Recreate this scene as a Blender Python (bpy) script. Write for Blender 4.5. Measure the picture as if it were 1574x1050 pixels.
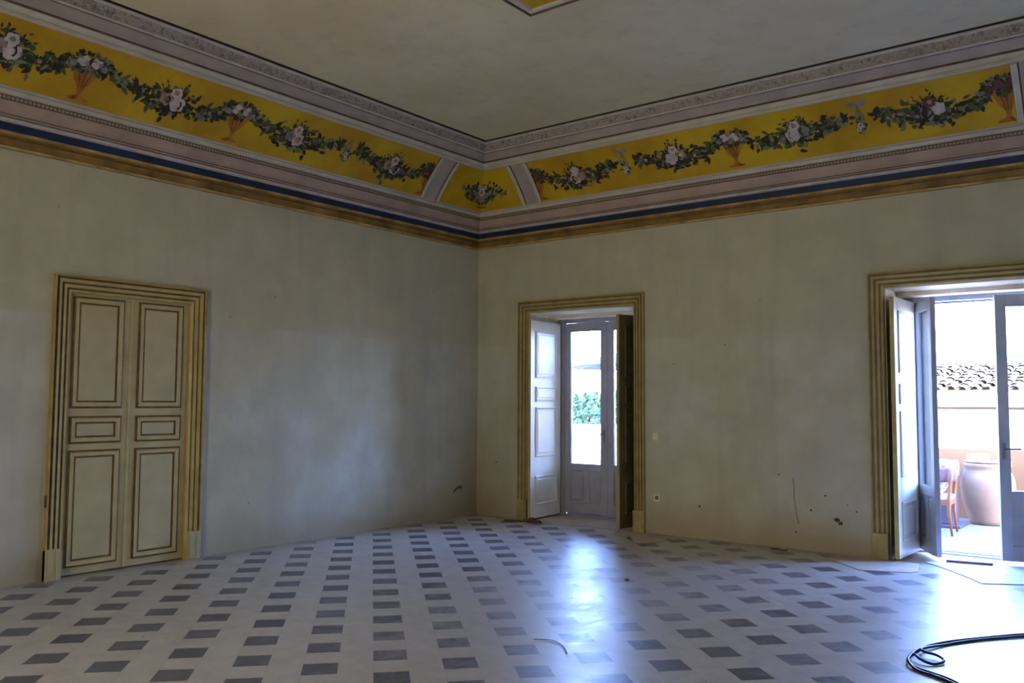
import bpy, bmesh, math, random
from mathutils import Vector, Matrix
PI = math.pi
R = math.radians
for o in list(bpy.data.objects): bpy.data.objects.remove(o)
SC = bpy.context.scene
COL = SC.collection

# ------------------------------------------------------------------ camera
YAW, PITCH, ROLL = -0.66090, 0.06710, 0.00520
f = Vector((math.sin(YAW)*math.cos(PITCH), math.cos(YAW)*math.cos(PITCH), math.sin(PITCH)))
r = Vector((math.cos(YAW), -math.sin(YAW), 0)); u = r.cross(f)
r2 = r*math.cos(ROLL)+u*math.sin(ROLL); u2 = -r*math.sin(ROLL)+u*math.cos(ROLL)
cd = bpy.data.cameras.new('camera'); cam = bpy.data.objects.new('camera', cd); COL.objects.link(cam)
cam.matrix_world = Matrix(((r2.x, u2.x, -f.x, 7.7241), (r2.y, u2.y, -f.y, -9.1660), (r2.z, u2.z, -f.z, 1.55), (0, 0, 0, 1)))
cd.sensor_width = 36; cd.lens = 36*1338.75/1574; cd.clip_start = .02; cd.clip_end = 300
SC.camera = cam

# ------------------------------------------------------------------ world, sun, exposure
SKY = 40.0
SC.view_settings.view_transform = 'Standard'; SC.view_settings.look = 'None'
SC.view_settings.gamma = 1; SC.view_settings.use_curve_mapping = False
SC.view_settings.exposure = 0.3
w = bpy.data.worlds.new('world'); SC.world = w; w.use_nodes = True
nt = w.node_tree; nt.nodes.clear()
tc = nt.nodes.new('ShaderNodeTexCoord'); sp = nt.nodes.new('ShaderNodeSeparateXYZ')
cr = nt.nodes.new('ShaderNodeValToRGB'); bg = nt.nodes.new('ShaderNodeBackground'); wo = nt.nodes.new('ShaderNodeOutputWorld')
nt.links.new(tc.outputs['Generated'], sp.inputs[0]); nt.links.new(sp.outputs['Z'], cr.inputs[0])
# open bluish sky over the terrace side, sky behind the camera tinted warm for the added fill
def sky_ramp(n, stops):
    n.color_ramp.elements[0].position, n.color_ramp.elements[0].color = stops[0][0], (*stops[0][1], 1)
    n.color_ramp.elements[1].position, n.color_ramp.elements[1].color = stops[-1][0], (*stops[-1][1], 1)
    for p_, c_ in stops[1:-1]: n.color_ramp.elements.new(p_).color = (*c_, 1)
sky_ramp(cr, [(0, (.42, .60, 1.12)), (.30, (.33, .54, 1.24)), (.9, (.13, .29, 1.10))])
cr2 = nt.nodes.new('ShaderNodeValToRGB'); nt.links.new(sp.outputs['Z'], cr2.inputs[0])
sky_ramp(cr2, [(0, (1.0, .84, .60)), (.30, (.95, .84, .66)), (.9, (.30, .45, .95))])
mr = nt.nodes.new('ShaderNodeMapRange'); nt.links.new(sp.outputs['Y'], mr.inputs[0]); mr.inputs[1].default_value = -.35; mr.inputs[2].default_value = .15
mx = nt.nodes.new('ShaderNodeMix'); mx.data_type = 'RGBA'; nt.links.new(mr.outputs[0], mx.inputs[0]); nt.links.new(cr2.outputs[0], mx.inputs[6]); nt.links.new(cr.outputs[0], mx.inputs[7])
nt.links.new(mx.outputs[2], bg.inputs[0]); bg.inputs[1].default_value = SKY; nt.links.new(bg.outputs[0], wo.inputs[0])
sd = bpy.data.lights.new('sun', 'SUN'); sun = bpy.data.objects.new('sun', sd); COL.objects.link(sun)
sd.energy = 5.0; sd.angle = R(1.0); sd.color = (1, .93, .82)
sun.rotation_euler = Vector((.62, -.12, 1.0)).to_track_quat('Z', 'Y').to_euler()
def portal(x, y, z, sx, sz, rz=0):
    l = bpy.data.lights.new('portal', 'AREA'); l.shape = 'RECTANGLE'; l.size = sx; l.size_y = sz
    l.cycles.is_portal = True
    o = bpy.data.objects.new('portal', l); COL.objects.link(o); o.location = (x, y, z); o.rotation_euler = (R(-90), 0, R(rz))
portal(1.665, .80, 1.35, 1.6, 2.66); portal(6.17, .80, 1.35, 1.7, 2.66)
RFILL = [(-9.2, -9.1)]      # unseen slots in the right-hand wall, added to let in fill light
FFILL = [(3.2, 3.56)]          # and in the wall behind the camera, also added for fill
for a_, b_ in RFILL: portal(8.7, (a_+b_)/2, 1.45, b_-a_, 2.7, -90)
for a_, b_ in FFILL: portal((a_+b_)/2, -10.7, 1.45, b_-a_, 2.7, 180)

# ------------------------------------------------------------------ tagging
def tag(o, label=None, cat=None, group=None, kind=None):
    if label: o['label'] = label
    if cat: o['category'] = cat
    if group: o['group'] = group
    if kind: o['kind'] = kind
    return o
def empty(name, loc=(0, 0, 0), rz=0, label=None, cat=None, group=None, kind=None, parent=None):
    o = bpy.data.objects.new(name, None); COL.objects.link(o); o.location = loc; o.rotation_euler = (0, 0, rz)
    o.empty_display_size = .1
    if parent: o.parent = parent
    return tag(o, label, cat, group, kind)

# ------------------------------------------------------------------ node helpers
class NT:
    def __init__(s, name):
        s.m = bpy.data.materials.new(name); s.m.use_nodes = True; s.t = s.m.node_tree; s.t.nodes.clear()
        s.out = s.t.nodes.new('ShaderNodeOutputMaterial')
        s.geo = s.t.nodes.new('ShaderNodeNewGeometry').outputs['Position']
        s.obj = s.t.nodes.new('ShaderNodeTexCoord').outputs['Object']
    def put(s, sock, v):
        if isinstance(v, bpy.types.NodeSocket): s.t.links.new(v, sock)
        elif isinstance(v, (tuple, list)) and sock.type == 'RGBA' and len(v) == 3: sock.default_value = (*v, 1)
        else: sock.default_value = v
    def math(s, op, a, b=0.0, c=None):
        n = s.t.nodes.new('ShaderNodeMath'); n.operation = op; s.put(n.inputs[0], a); s.put(n.inputs[1], b)
        if c is not None: s.put(n.inputs[2], c)
        return n.outputs[0]
    def sep(s, v):
        n = s.t.nodes.new('ShaderNodeSeparateXYZ'); s.put(n.inputs[0], v); return n.outputs
    def comb(s, x, y, z):
        n = s.t.nodes.new('ShaderNodeCombineXYZ'); s.put(n.inputs[0], x); s.put(n.inputs[1], y); s.put(n.inputs[2], z); return n.outputs[0]
    def noise(s, scale, detail=3, rough=.55, vec=None, col=False, dist=0):
        n = s.t.nodes.new('ShaderNodeTexNoise'); s.put(n.inputs['Vector'], vec if vec is not None else s.geo)
        n.inputs['Scale'].default_value = scale; n.inputs['Detail'].default_value = detail; n.inputs['Roughness'].default_value = rough
        n.inputs['Distortion'].default_value = dist
        return n.outputs['Color' if col else 'Fac']
    def scl(s, vec, v):
        n = s.t.nodes.new('ShaderNodeVectorMath'); n.operation = 'MULTIPLY'; s.put(n.inputs[0], vec); n.inputs[1].default_value = v; return n.outputs[0]
    def ramp(s, v, a, b, x=0., y=1.):
        n = s.t.nodes.new('ShaderNodeMapRange'); s.put(n.inputs[0], v)
        for i, q in enumerate((a, b, x, y)): n.inputs[i+1].default_value = q
        n.interpolation_type = 'SMOOTHSTEP' if False else 'LINEAR'; n.clamp = True
        return n.outputs[0]
    def mix(s, fac, a, b):
        n = s.t.nodes.new('ShaderNodeMix'); n.data_type = 'RGBA'; s.put(n.inputs[0], fac); s.put(n.inputs[6], a); s.put(n.inputs[7], b); return n.outputs[2]
    def bump(s, h, strength=.3, dist=.01):
        n = s.t.nodes.new('ShaderNodeBump'); s.put(n.inputs['Height'], h); n.inputs['Strength'].default_value = strength; n.inputs['Distance'].default_value = dist
        return n.outputs[0]
    def pbr(s, col, rough=.6, metal=0., normal=None, spec=.5, **kw):
        b = s.t.nodes.new('ShaderNodeBsdfPrincipled'); s.put(b.inputs['Base Color'], col); s.put(b.inputs['Roughness'], rough)
        b.inputs['Metallic'].default_value = metal; b.inputs['Specular IOR Level'].default_value = spec
        if normal is not None: s.put(b.inputs['Normal'], normal)
        for k, v in kw.items(): s.put(b.inputs[k.replace('_', ' ')], v)
        s.t.links.new(b.outputs[0], s.out.inputs[0]); return s.m
MATS = {}
def simple(name, col, rough=.6, var=.15, scale=8, metal=0., bump=.15, spec=.4, obj=True):
    n = NT(name); ns = n.noise(scale, 4, vec=n.obj if obj else n.geo)
    dark = tuple(c*(1-var) for c in col); lite = tuple(min(1, c*(1+var)) for c in col)
    c = n.mix(n.ramp(ns, .35, .65), dark, lite)
    MATS[name] = n.pbr(c, rough, metal, n.bump(n.noise(scale*6, 3, vec=n.obj if obj else n.geo), bump, .004), spec); return MATS[name]

# wall plaster: blotchy, whiter scraped zone below 2.3 m, tan stain at the foot
def plaster():
    n = NT('plaster'); x, y, z = n.sep(n.geo)
    big = n.noise(.7, 4, .6); mid = n.noise(2.6, 5, .6); fine = n.noise(14, 4)
    streak = n.noise(1.0, 4, .6, vec=n.scl(n.geo, (3.2, 3.2, .35)))
    up = n.mix(n.ramp(mid, .35, .68), (.53, .51, .365), (.61, .59, .43))
    lo = n.mix(n.ramp(mid, .36, .66), (.58, .59, .525), (.70, .71, .65))
    edge = n.math('ADD', z, n.math('MULTIPLY', n.math('SUBTRACT', n.noise(1.3, 3), .5), .10))
    lo = n.mix(n.ramp(n.noise(.9, 3), .42, .62, .55, .0), up, lo)
    c = n.mix(n.ramp(edge, 2.27, 2.30), lo, up)
    c = n.mix(n.math('MULTIPLY', n.ramp(streak, .5, .68), .22), c, (.36, .35, .30))
    c = n.mix(n.math('MULTIPLY', n.ramp(big, .52, .7), .30), c, (.50, .50, .42))
    # stain on the foot of the walls
    st = n.ramp(n.math('ADD', z, n.math('MULTIPLY', n.math('SUBTRACT', n.noise(2.2, 4), .5), .55)), .46, .06)
    c = n.mix(n.math('MULTIPLY', st, .62), c, (.36, .28, .16))
    # damp patch in the corner of the two walls
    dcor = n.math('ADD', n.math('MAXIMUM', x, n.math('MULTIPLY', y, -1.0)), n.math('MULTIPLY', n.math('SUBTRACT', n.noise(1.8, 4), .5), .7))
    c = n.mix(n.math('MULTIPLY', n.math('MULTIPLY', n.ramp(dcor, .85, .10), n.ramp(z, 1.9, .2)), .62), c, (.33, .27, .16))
    # little pits
    v = n.t.nodes.new('ShaderNodeTexVoronoi'); n.put(v.inputs['Vector'], n.geo); v.inputs['Scale'].default_value = 2.3
    c = n.mix(n.math('MULTIPLY', n.ramp(v.outputs['Distance'], .035, .02), .5), c, (.15, .12, .08))
    n.pbr(c, .85, 0, n.bump(n.math('ADD', n.math('MULTIPLY', mid, .7), n.math('MULTIPLY', fine, .3)), .35, .02), .2)
    return n.m
MATS['plaster'] = plaster()
def ceiling_mat():
    n = NT('ceiling_plaster'); a = n.noise(.8, 4, .6); b = n.noise(5, 4)
    c = n.mix(n.ramp(a, .35, .65), (.70, .62, .41), (.79, .715, .50)); c = n.mix(n.math('MULTIPLY', n.ramp(b, .5, .75), .25), c, (.42, .37, .28))
    n.pbr(c, .9, 0, n.bump(b, .15, .01), .15); return n.m
MATS['ceiling'] = ceiling_mat()

# floor: pale tiles with dark ones in a staggered lattice turned 47 degrees
def floor_mat():
    n = NT('tiled_floor'); x, y, z = n.sep(n.geo)
    th = .8194; A, B = .4043, .4361; ox, oy = 3.5103, -5.0490
    dx = n.math('SUBTRACT', x, ox); dy = n.math('SUBTRACT', y, oy)
    c0, s0 = math.cos(th), math.sin(th)
    wob = n.math('MULTIPLY', n.math('SUBTRACT', n.noise(9, 2), .5), .006)
    uu = n.math('ADD', n.math('ADD', n.math('MULTIPLY', dx, c0), n.math('MULTIPLY', dy, s0)), wob)
    vv = n.math('ADD', n.math('SUBTRACT', n.math('MULTIPLY', dy, c0), n.math('MULTIPLY', dx, s0)), wob)
    uc = n.math('DIVIDE', uu, A); i = n.math('ROUND', uc)
    du = n.math('MULTIPLY', n.math('ABSOLUTE', n.math('SUBTRACT', uc, i)), A)
    vc = n.math('SUBTRACT', n.math('DIVIDE', vv, B), n.math('MULTIPLY', i, .5)); j = n.math('ROUND', vc)
    dv = n.math('MULTIPLY', n.math('ABSOLUTE', n.math('SUBTRACT', vc, j)), B)
    dark = n.math('MULTIPLY', n.math('LESS_THAN', du, .1005), n.math('LESS_THAN', dv, .1065))
    wn = n.t.nodes.new('ShaderNodeTexWhiteNoise'); wn.noise_dimensions = '2D'
    n.put(wn.inputs['Vector'], n.comb(i, j, 0.0)); rnd = wn.outputs['Value']
    # joints of the pale tiles
    ju = n.math('LESS_THAN', n.math('ABSOLUTE', n.math('SUBTRACT', du, .1012)), .0016)
    jv = n.math('LESS_THAN', n.math('ABSOLUTE', n.math('SUBTRACT', dv, .1075)), .0016)
    joint = n.math('MAXIMUM', ju, n.math('MULTIPLY', jv, n.math('LESS_THAN', du, .101)))
    wear = n.noise(1.6, 6, .62); dust = n.noise(6, 5, .65); scr = n.noise(3.2, 5, .7, dist=1.6)
    pale = n.mix(n.ramp(dust, .35, .7), (.53, .49, .41), (.65, .605, .52))
    dk = n.mix(rnd, (.085, .083, .10), (.15, .145, .165))
    dk = n.mix(n.math('MULTIPLY', n.ramp(dust, .4, .75), .28), dk, (.34, .33, .32))
    c = n.mix(dark, pale, dk)
    c = n.mix(n.math('MULTIPLY', joint, .35), c, (.28, .26, .23))
    # building dust along the walls, and worn, dusty zones in front of the two doors
    near = n.math('MINIMUM', x, n.math('MULTIPLY', y, -1.0))
    nearw = n.ramp(n.math('ADD', near, n.math('MULTIPLY', n.math('SUBTRACT', wear, .5), .5)), .24, .05)
    c = n.mix(n.math('MULTIPLY', nearw, .8), c, (.40, .34, .25))
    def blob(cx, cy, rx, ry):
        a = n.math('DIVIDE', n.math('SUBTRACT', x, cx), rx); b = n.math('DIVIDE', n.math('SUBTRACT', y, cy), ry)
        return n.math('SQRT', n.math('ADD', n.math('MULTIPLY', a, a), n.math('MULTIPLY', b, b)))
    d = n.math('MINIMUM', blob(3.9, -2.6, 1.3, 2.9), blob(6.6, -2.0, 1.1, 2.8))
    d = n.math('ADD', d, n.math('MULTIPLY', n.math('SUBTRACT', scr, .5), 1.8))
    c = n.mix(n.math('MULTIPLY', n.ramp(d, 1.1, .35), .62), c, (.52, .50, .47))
    fs = n.noise(13, 4, .65, dist=2.2); patch = n.ramp(d, 1.3, .3)
    rough = n.math('ADD', n.math('MULTIPLY', n.math('MULTIPLY', patch, n.ramp(fs, .42, .62)), .12), n.ramp(wear, .3, .7, .27, .37)); rough = n.math('ADD', rough, n.math('MULTIPLY', n.ramp(scr, .45, .7), .10))
    h = n.math('ADD', n.math('MULTIPLY', scr, .6), n.math('MULTIPLY', dust, .25)); h = n.math('SUBTRACT', h, n.math('MULTIPLY', joint, .2))
    h = n.math('ADD', h, n.math('MULTIPLY', n.math('MULTIPLY', fs, patch), .5))
    n.pbr(c, rough, 0, n.bump(h, .30, .008), .62); return n.m
MATS['floor'] = floor_mat()
simple('cream_paint', (.53, .455, .22), .38, .10, 5, spec=.4)
simple('cream_panel', (.53, .465, .25), .4, .08, 4, spec=.4)
simple('brown_line', (.16, .09, .018), .5, .3, 12)
simple('ochre_paint', (.44, .34, .13), .4, .18, 6)
simple('frame_cream', (.50, .41, .16), .42, .14, 6)
simple('frame_ochre', (.42, .345, .14), .42, .14, 6)
simple('ochre_line', (.25, .185, .055), .5, .2, 6)
simple('shutter_white', (.84, .765, .61), .35, .05, 4, spec=.4)
simple('shutter_line', (.20, .17, .12), .5, .25, 14)
simple('grey_paint', (.34, .335, .355), .35, .08, 5, spec=.45)
simple('olive_shaded', (.16, .125, .06), .5, .15, 6)  # olive-brown shutter paint, darkened further for the shade on that face
simple('grey_groove', (.10, .10, .12), .5, .1, 5)
simple('edge_dark', (.10, .07, .04), .7, .3, 9)
simple('metal', (.25, .25, .27), .3, .05, 9, metal=.9)
simple('gold_band', (.27, .165, .045), .45, .45, 3.0, obj=False)
simple('gold_light', (.48, .34, .11), .45, .35, 5.0, obj=False)
simple('navy_band', (.012, .028, .085), .5, .4, 2.5, obj=False)
simple('white_lip', (.60, .56, .52), .6, .12, 6, obj=False)
simple('pink_band', (.47, .37, .31), .7, .12, 3, obj=False)
simple('pink_grey', (.43, .375, .335), .7, .12, 3, obj=False)
simple('mauve_line', (.16, .10, .07), .7, .3, 9, obj=False)
simple('frame_white', (.60, .565, .49), .6, .10, 4, obj=False)
simple('groove_shade', (.05, .042, .035), .9, .3, 5, obj=False)  # near-black groove lining, paints in the shadow gap at the ceiling edge
simple('tan_stone', (.50, .41, .29), .5, .16, 3, obj=False)
simple('reveal_paint', (.74, .64, .46), .6, .12, 3, obj=False)
simple('reveal_line', (.38, .29, .15), .6, .15, 5, obj=False)
def yellow():
    n = NT('yellow_field'); a = n.noise(1.3, 4, .6); b = n.noise(8, 4)
    c = n.mix(n.ramp(a, .38, .66), (.47, .275, .010), (.62, .43, .015)); c = n.mix(n.math('MULTIPLY', n.ramp(b, .5, .75), .3), c, (.40, .26, .02))
    n.pbr(c, .65, 0, None, .3); return n.m
MATS['yellow'] = yellow()
def ornate():
    n = NT('ornate_relief'); x, y, z = n.sep(n.geo)
    v = n.t.nodes.new('ShaderNodeTexVoronoi'); n.put(v.inputs['Vector'], n.geo); v.inputs['Scale'].default_value = 17
    a = n.noise(22, 3, dist=1.5)
    c = n.mix(n.ramp(a, .50, .60), (.45, .40, .36), (.20, .16, .135))
    c = n.mix(n.math('MULTIPLY', n.ramp(v.outputs['Distance'], .2, .45), .35), c, (.52, .47, .42))
    n.pbr(c, .75, 0, n.bump(a, .8, .02), .2); return n.m
MATS['ornate'] = ornate()
def pearls():
    n = NT('pearl_row'); x, y, z = n.sep(n.geo)
    s = n.math('SUBTRACT', x, y); fr = n.math('ABSOLUTE', n.math('SUBTRACT', n.math('FRACT', n.math('DIVIDE', s, .034)), .5))
    c = n.mix(n.math('LESS_THAN', fr, .17), (.42, .36, .29), (.17, .12, .08))
    n.pbr(c, .7, 0, None, .2); return n.m
MATS['pearls'] = pearls()
def glass():
    n = NT('clear_glass'); t = n.t.nodes.new('ShaderNodeBsdfTransparent'); g = n.t.nodes.new('ShaderNodeBsdfGlossy'); g.inputs['Roughness'].default_value = .02
    t.inputs[0].default_value = (.93, .96, .97, 1)
    f_ = n.t.nodes.new('ShaderNodeFresnel'); f_.inputs[0].default_value = 1.5
    m = n.t.nodes.new('ShaderNodeMixShader'); n.t.links.new(n.math('ADD', f_.outputs[0], .04), m.inputs[0]); n.t.links.new(t.outputs[0], m.inputs[1]); n.t.links.new(g.outputs[0], m.inputs[2])
    n.t.links.new(m.outputs[0], n.out.inputs[0]); return n.m
MATS['glass'] = glass()

# ------------------------------------------------------------------ mesh builder
class MB:
    def __init__(s, mp=None): s.v = []; s.f = []; s.m = []; s.mp = mp; s.smooth = False
    def add(s, vs, fs, m=0):
        k = len(s.v)
        s.v += [tuple(s.mp(*p)) if s.mp else tuple(p) for p in vs]
        for q in fs: s.f.append([k+i for i in q]); s.m.append(m)
    def quad(s, a, b, c, d, m=0): s.add([a, b, c, d], [(0, 1, 2, 3)], m)
    def box(s, x0, x1, y0, y1, z0, z1, m=0, bev=0):
        s.add([(x0, y0, z0), (x1, y0, z0), (x1, y1, z0), (x0, y1, z0), (x0, y0, z1), (x1, y0, z1), (x1, y1, z1), (x0, y1, z1)],
              [(0, 3, 2, 1), (4, 5, 6, 7), (0, 1, 5, 4), (1, 2, 6, 5), (2, 3, 7, 6), (3, 0, 4, 7)], m)
    def tube(s, pts, rad, n=8, m=0, cap=True):
        pts = [Vector(p) for p in pts]; rs = rad if isinstance(rad, (list, tuple)) else [rad]*len(pts)
        vs = []; prev = None
        for i, p in enumerate(pts):
            t = (pts[min(i+1, len(pts)-1)]-pts[max(i-1, 0)]).normalized()
            if prev is None: a = t.orthogonal().normalized()
            else: a = (prev-t*prev.dot(t)).normalized()
            prev = a; b = t.cross(a)
            for k in range(n):
                an = 2*PI*k/n; vs.append(p+(a*math.cos(an)+b*math.sin(an))*rs[i])
        fs = [(i*n+k, i*n+(k+1) % n, (i+1)*n+(k+1) % n, (i+1)*n+k) for i in range(len(pts)-1) for k in range(n)]
        if cap: fs += [tuple(range(n))[::-1], tuple((len(pts)-1)*n+k for k in range(n))]
        s.add(vs, fs, m)
    def lathe(s, prof, cx=0, cy=0, n=32, m=0, axis='z'):
        vs = []
        for (rr, z) in prof:
            for k in range(n):
                a = 2*PI*k/n
                if axis == 'z': vs.append((cx+rr*math.cos(a), cy+rr*math.sin(a), z))
                else: vs.append((cx+rr*math.cos(a), z, cy+rr*math.sin(a)))
        fs = [(i*n+k, i*n+(k+1) % n, (i+1)*n+(k+1) % n, (i+1)*n+k) for i in range(len(prof)-1) for k in range(n)]
        fs += [tuple(range(n))[::-1], tuple((len(prof)-1)*n+k for k in range(n))]
        s.add(vs, fs, m)
    # moulding round a rectangle (x0..x1, z0..z1) in the plane y=0; profile (inward offset, y) going inwards, material per step
    def rect_mould(s, x0, x1, z0, z1, prof, mats, fill=None):
        rings = [[(x0+o, y, z0+o), (x1-o, y, z0+o), (x1-o, y, z1-o), (x0+o, y, z1-o)] for o, y in prof]
        for a, b, m in zip(rings, rings[1:], mats):
            for k in range(4): s.quad(a[k], a[(k+1) % 4], b[(k+1) % 4], b[k], m)
        if fill is not None: s.quad(*rings[-1], fill)
    # architrave: up the left jamb, over the head, down the right; profile (outward offset from opening, y)
    def u_mould(s, x0, x1, z0, z1, prof, mats):
        L = [[(x0-o, y, z0), (x0-o, y, z1+o), (x1+o, y, z1+o), (x1+o, y, z0)] for o, y in prof]
        for a, b, m in zip(L, L[1:], mats):
            for k in range(3): s.quad(a[k], a[k+1], b[k+1], b[k], m)
        for k in (0, 3): s.add([q[k] for q in L], [tuple(range(len(L)))], mats[0])
    def build(s, name, mats, parent=None, loc=None, smooth=False, bevel=0, auto=None):
        me = bpy.data.meshes.new(name)
        off = Vector(loc) if loc is not None else Vector((0, 0, 0))
        me.from_pydata([tuple(Vector(p)-off) for p in s.v], [], s.f)
        for mm in (mats if isinstance(mats, (list, tuple)) else [mats]): me.materials.append(MATS[mm])
        for p, mi in zip(me.polygons, s.m): p.material_index = mi
        bm = bmesh.new(); bm.from_mesh(me); bmesh.ops.remove_doubles(bm, verts=bm.verts, dist=1e-5)
        bmesh.ops.recalc_face_normals(bm, faces=bm.faces); bm.to_mesh(me); bm.free()
        if smooth:
            for p in me.polygons: p.use_smooth = True
        o = bpy.data.objects.new(name, me); COL.objects.link(o); o.location = off
        if parent: o.parent = parent
        if bevel:
            b = o.modifiers.new('b', 'BEVEL'); b.width = bevel; b.segments = 2; b.limit_method = 'ANGLE'; b.angle_limit = R(40)
        return o

# ------------------------------------------------------------------ room shell
RW, RL, WH = 8.4, -10.4, 3.76          # room width (x), back wall (y), plaster wall height
TH = .80                               # thickness of the wall with the french doors
DOORS = [(.872, 2.457), (5.327, 7.02)]; DH = 2.70
LD = (-5.545, -4.375, 2.475)           # left door opening
def wall_back():
    b = MB(); z1 = 5.1
    xs = [-.3, DOORS[0][0], DOORS[0][1], DOORS[1][0], DOORS[1][1], RW+.3]
    for i in (0, 2, 4): b.box(xs[i], xs[i+1], 0, TH, -.05, z1)
    for i in (1, 3): b.box(xs[i], xs[i+1], 0, TH, DH, z1)
    # long crack and chipped spots in the plaster
    def crack(pts, w0):
        for (a, c), (d, e) in zip(pts, pts[1:]): b.quad((a-w0, -.0015, c), (a+w0, -.0015, c), (d+w0, -.0015, e), (d-w0, -.0015, e), 1)
    crack([(4.375, .74), (4.385, .62), (4.382, .53), (4.40, .44), (4.405, .36), (4.43, .27)], .0035)
    rnd = random.Random(4)
    for (cx, cz, rr) in [(4.83, .34, .035), (4.86, .31, .028), (4.56, .42, .014), (4.71, .58, .016), (4.22, .77, .012), (4.40, .18, .012), (5.02, .44, .012), (4.93, .50, .01), (3.30, .36, .018), (.34, .72, .016), (3.62, 2.18, .01)]:
        k = 7; pts = [(cx+rr*(.6+.6*rnd.random())*math.cos(2*PI*i/k), -.0018, cz+rr*(.5+.5*rnd.random())*math.sin(2*PI*i/k)) for i in range(k)]
        b.add(pts, [tuple(range(k))], 1)
    tag(b.build('wall_back', ['plaster', 'edge_dark']), kind='structure')
wall_back()
b = MB(); b.box(-.3, 0, RL, LD[0], -.05, 5.1); b.box(-.3, 0, LD[1], 0, -.05, 5.1); b.box(-.3, 0, LD[0], LD[1], LD[2], 5.1); b.box(-.34, -.3, LD[0]-.1, LD[1]+.1, -.05, LD[2]+.1)
tag(b.build('wall_left', 'plaster'), kind='structure')
b = MB(); ys = [RL]+[q for p in sorted(RFILL) for q in p]+[0]
for i in range(0, len(ys), 2): b.box(RW, RW+.3, ys[i], ys[i+1], -.05, 5.1)
for a_, b_ in RFILL: b.box(RW, RW+.3, a_, b_, -.05, .1); b.box(RW, RW+.3, a_, b_, 2.8, 5.1)
tag(b.build('wall_right', 'plaster'), kind='structure')
b = MB(); xs = [-.3]+[q for p in FFILL for q in p]+[RW+.3]
for i in range(0, len(xs), 2): b.box(xs[i], xs[i+1], RL-.3, RL, -.05, 5.1)
for a_, b_ in FFILL: b.box(a_, b_, RL-.3, RL, -.05, .1); b.box(a_, b_, RL-.3, RL, 2.8, 5.1)
tag(b.build('wall_front', 'plaster'), kind='structure')
b = MB(); b.box(-.3, RW+.3, RL-.3, 0, -.25, 0); tag(b.build('floor', 'floor'), kind='structure')
b = MB()
for x0, x1 in DOORS: b.box(x0, x1, 0, TH, -.25, .004)
tag(b.build('floor_threshold', 'tan_stone'), kind='structure')
CZ = 4.888
b = MB(); d = .675
b.box(d, RW-d, RL+d, -d, CZ, CZ+.12)
b.box(-.3, RW+.3, RL-.3, TH, 5.10, 5.25)
tag(b.build('ceiling', 'ceiling'), kind='structure')

# cornice: rings swept round the room, profile (distance from wall, height)
def ring(name, prof, mats, segm=None):
    b = MB(); L = []
    for d, z in prof: L.append([(d, -d, z), (RW-d, -d, z), (RW-d, RL+d, z), (d, RL+d, z)])
    for i in range(len(L)-1):
        for k in range(4): b.quad(L[i][k], L[i][(k+1) % 4], L[i+1][(k+1) % 4], L[i+1][k], segm[i] if segm else 0)
    tag(b.build(name, mats), kind='structure')
def cove(v):
    a0, a1 = R(42), R(56); th = a0+(a1-a0)*v; C1 = lambda t: 1-math.cos(t)
    return .13+.37*(C1(th)-C1(a0))/(C1(a1)-C1(a0)), 4.107+.451*(math.sin(th)-math.sin(a0))/(math.sin(a1)-math.sin(a0))
ring('trim_1', [(0, 3.618), (.018, 3.622), (.026, 3.640), (.018, 3.660), (.018, 3.690), (.034, 3.702), (.034, 3.720), (.022, 3.724), (.022, 3.742), (.045, 3.752), (.045, 3.764)],
     ['gold_band', 'gold_light', 'brown_line'], [0, 1, 0, 0, 0, 2, 2, 0, 1, 1])
ring('trim_2', [(.030, 3.764), (.034, 3.836)], 'navy_band')
ring('trim_3', [(.034, 3.836), (.075, 3.842), (.082, 3.855), (.070, 3.868), (.070, 3.876), (.092, 3.884), (.092, 3.893)], ['white_lip', 'mauve_line', 'pink_grey'], [0, 0, 0, 1, 2, 1])
ring('trim_4', [(.085, 3.893), (.088, 3.93), (.100, 3.99), (.108, 4.000)], 'pink_band')
ring('trim_5', [(.108, 4.000), (.122, 4.008), (.122, 4.030), (.108, 4.036), (.106, 4.044)], ['pearls', 'mauve_line'], [1, 0, 0, 1])
ring('trim_6', [(.106, 4.044), (.128, 4.052), (.140, 4.078), (.126, 4.100), (.13, 4.107)], 'frame_white')
cv = [cove(i/10) for i in range(11)]
ring('trim_7', cv, 'pink_grey')
ring('trim_8', [cove(1), (.512, 4.566), (.512, 4.585), (.505, 4.60), (.530, 4.636), (.530, 4.643), (.515, 4.648), (.535, 4.660)], ['frame_white', 'mauve_line', 'pink_grey'], [0, 0, 0, 0, 2, 1, 1])
ring('trim_9', [(.535, 4.660), (.545, 4.69), (.585, 4.735), (.590, 4.742), (.605, 4.745)], ['pink_grey', 'mauve_line'], [0, 0, 0, 1])
ring('trim_10', [(.605, 4.745), (.620, 4.752), (.622, 4.762), (.612, 4.770), (.625, 4.83), (.640, 4.850), (.655, 4.856), (.660, 4.866), (.655, 4.875)], ['ornate', 'white_lip'], [1, 1, 0, 0, 0, 1, 1, 1])
ring('trim_11', [(.655, 4.875), (.645, 4.95), (.70, 4.95)], 'groove_shade')

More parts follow.
